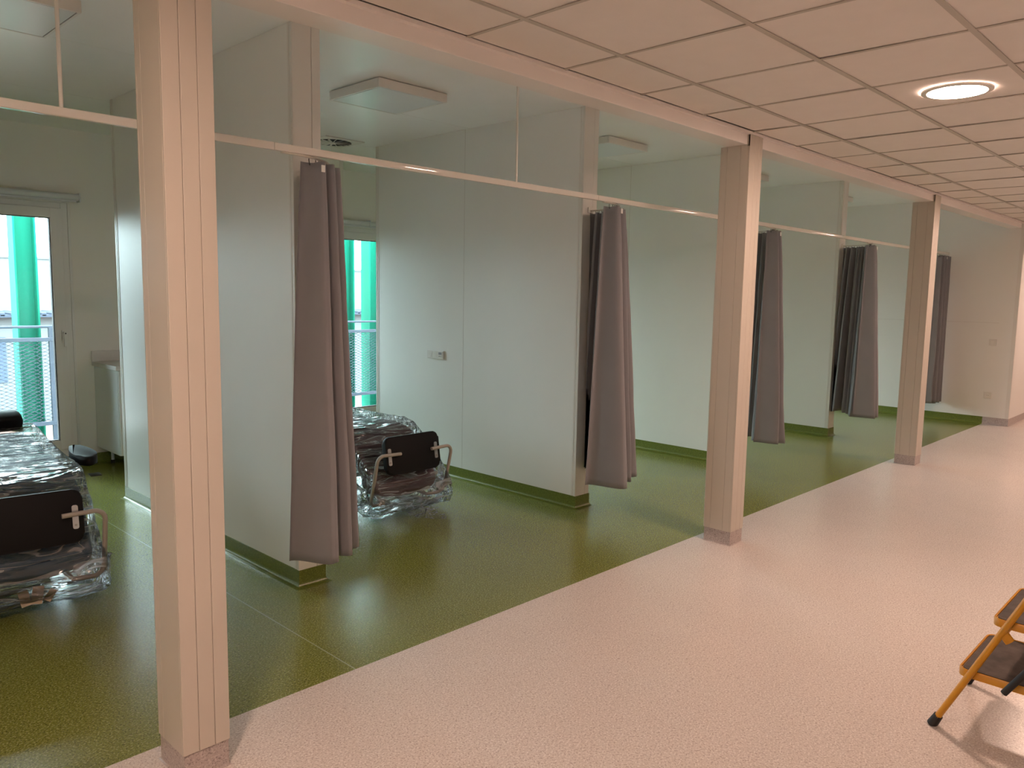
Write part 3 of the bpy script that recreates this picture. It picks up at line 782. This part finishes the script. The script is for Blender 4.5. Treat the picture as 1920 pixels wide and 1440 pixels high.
pts = [(SX0, legy(.76), .76), (SX0 + .012, legy(.79), .79), (SX0 + .05, legy(.81), .81), (SX1 - .05, legy(.81), .81), (SX1 - .012, legy(.79), .79), (SX1, legy(.76), .76)]
MB().tube(pts, .0125, 14).build('top_handle', M['yellow'], st, smooth=50)
MB().tube([(SX0 - .022, .585, .222), (SX0 - .022, .47, .41), (SX0 - .022, .40, .52)], .012, 14).build('side_strut', M['rubber'], st, smooth=40)
MB().cyl((SX0 - .022, .588, .217), .005, .006, 10, 'y').build('strut_screw', M['alu'], st)

# ------------------------------------------------------------------ outside
o = MB().box((-4, YW + .22, -.25), (13, 9.2, .02)).build('balcony_floor', M['balcony']); tag(o, 'pale balcony slab outside the windows', 'balcony', kind='structure')
r = empty('balcony_railing', (4, 8.8, .02), 'galvanised balcony railing with expanded metal mesh outside the windows', 'railing')
RX0, RX1 = -1., 9.
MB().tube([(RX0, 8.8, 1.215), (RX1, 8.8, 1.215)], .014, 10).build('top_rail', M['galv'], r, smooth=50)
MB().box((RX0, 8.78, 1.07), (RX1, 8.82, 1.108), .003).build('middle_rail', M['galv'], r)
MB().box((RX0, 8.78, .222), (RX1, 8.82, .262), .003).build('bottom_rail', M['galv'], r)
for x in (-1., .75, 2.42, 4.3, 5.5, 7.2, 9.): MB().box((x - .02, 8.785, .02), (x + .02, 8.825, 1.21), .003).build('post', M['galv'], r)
b = MB(); z0, z1 = .262, 1.07; W, H = .078, .036; sl = H / W; T = .0022
def bar(p, q, w=.0024):
    p = Vector((p[0], 8.8, p[1])); q = Vector((q[0], 8.8, q[1])); d = (q - p).normalized(); s_ = Vector((-d.z, 0, d.x)) * w; y = Vector((0, T, 0))
    A = [b.bm.verts.new(p + s_ - y), b.bm.verts.new(p - s_ - y), b.bm.verts.new(p - s_ + y), b.bm.verts.new(p + s_ + y)]
    B_ = [b.bm.verts.new(q + s_ - y), b.bm.verts.new(q - s_ - y), b.bm.verts.new(q - s_ + y), b.bm.verts.new(q + s_ + y)]
    for k in range(4): b.bm.faces.new((A[k], A[(k + 1) % 4], B_[(k + 1) % 4], B_[k]))
k = RX0 - (z1 - z0) / sl
while k < RX1 + (z1 - z0) / sl:
    for sg in (1, -1):
        xa, za, xb, zb_ = k, z0, k + sg * (z1 - z0) / sl, z1
        lo, hi = RX0, RX1
        def clip(x): return z0 + (x - xa) * sg * sl
        X = sorted((xa, xb)); a_ = max(X[0], lo); c_ = min(X[1], hi)
        if a_ < c_: bar((a_, clip(a_)), (c_, clip(c_)))
    k += W
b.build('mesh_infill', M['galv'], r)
gl = ['turquoise steel column outside the far left window', 'turquoise steel column outside, hidden right of the far left window', 'left turquoise steel column outside the window by the nearest curtain', 'right turquoise steel column outside the window by the nearest curtain']
for i, x in enumerate((2.15, 2.58, 5.89, 6.33)):
    b = MB(); y0, y1 = 8.86, 9.06
    b.box((x, y0, -3), (x + .016, y1, 3.4), .002, 1).box((x + .184, y0, -3), (x + .2, y1, 3.4), .002, 1).box((x + .016, 8.955, -3), (x + .184, 8.965, 3.4))
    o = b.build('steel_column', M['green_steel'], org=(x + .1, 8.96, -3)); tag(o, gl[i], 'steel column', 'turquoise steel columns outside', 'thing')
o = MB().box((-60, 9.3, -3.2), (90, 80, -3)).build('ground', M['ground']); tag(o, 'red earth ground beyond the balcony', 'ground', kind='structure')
r = empty('neighbouring_building', (9, 31, -3), 'pale industrial building with panel cladding outside the windows', 'building')
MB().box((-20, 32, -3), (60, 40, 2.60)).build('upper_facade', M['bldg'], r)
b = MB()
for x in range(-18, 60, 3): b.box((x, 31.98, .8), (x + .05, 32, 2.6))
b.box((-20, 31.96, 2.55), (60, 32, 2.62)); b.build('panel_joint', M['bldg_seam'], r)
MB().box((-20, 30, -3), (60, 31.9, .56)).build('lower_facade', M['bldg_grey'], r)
b = MB()
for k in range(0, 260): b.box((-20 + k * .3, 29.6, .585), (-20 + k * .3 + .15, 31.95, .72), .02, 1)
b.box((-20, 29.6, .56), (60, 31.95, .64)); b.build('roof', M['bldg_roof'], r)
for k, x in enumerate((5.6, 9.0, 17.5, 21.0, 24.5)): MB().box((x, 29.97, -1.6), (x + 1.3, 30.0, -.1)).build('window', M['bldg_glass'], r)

# ------------------------------------------------------------------ world, camera, view
w = bpy.data.worlds.new('overcast'); SC.world = w; w.use_nodes = True
t = w.node_tree; bg = t.nodes['Background']
bg.inputs[0].default_value = (.765, .935, 1.0, 1)
tc = t.nodes.new('ShaderNodeTexCoord'); sx = t.nodes.new('ShaderNodeSeparateXYZ'); t.links.new(tc.outputs['Generated'], sx.inputs[0])
mr = t.nodes.new('ShaderNodeMapRange'); t.links.new(sx.outputs[2], mr.inputs[0])      # overcast sky: brighter towards the zenith
mr.inputs[1].default_value = 0.; mr.inputs[2].default_value = 1.; mr.inputs[3].default_value = 4.0; mr.inputs[4].default_value = 11.8
t.links.new(mr.outputs[0], bg.inputs[1])
for xa, xb in WIN:      # sampling portals in the window openings
    ld = bpy.data.lights.new('window_portal', 'AREA'); ld.shape = 'RECTANGLE'; ld.size = xb - xa; ld.size_y = WZ1 - WZ0
    ld.cycles.is_portal = True
    lo = bpy.data.objects.new('window_portal', ld); COL.objects.link(lo); lo.location = ((xa + xb) / 2, YW + .215, (WZ0 + WZ1) / 2); lo.rotation_euler = (-PI / 2, 0, 0)

cd = bpy.data.cameras.new('camera'); cam = bpy.data.objects.new('camera', cd); COL.objects.link(cam); SC.camera = cam
F, yaw, pit, rol = 1471.51, math.radians(-45.8764), math.radians(-6.5898), math.radians(1.0066)
fw = Vector((math.sin(-yaw) * math.cos(pit), math.cos(yaw) * math.cos(pit), math.sin(pit)))
rt = Vector((fw.y, -fw.x, 0)).normalized(); up = rt.cross(fw)
r2 = rt * math.cos(rol) + up * math.sin(rol); u2 = r2.cross(fw)
mw = Matrix((r2, u2, -fw)).transposed().to_4x4(); mw.translation = Vector((0, 0, 1.6264)); cam.matrix_world = mw
cd.sensor_fit = 'HORIZONTAL'; cd.sensor_width = 36.; cd.lens = F * 36 / 1920; cd.clip_start = .05; cd.clip_end = 300
vs = SC.view_settings; vs.view_transform = 'Standard'; vs.look = 'None'; vs.exposure = 2.; vs.gamma = 1.; vs.use_curve_mapping = False
cy = SC.cycles
cy.use_denoising = True; cy.max_bounces = 12; cy.diffuse_bounces = 6; cy.glossy_bounces = 5; cy.transparent_max_bounces = 16; cy.transmission_bounces = 6
cy.sample_clamp_indirect = 8.; cy.caustics_reflective = False; cy.caustics_refractive = False
try: cy.denoiser = 'OPENIMAGEDENOISE'; cy.denoising_input_passes = 'RGB_ALBEDO_NORMAL'
except Exception: pass
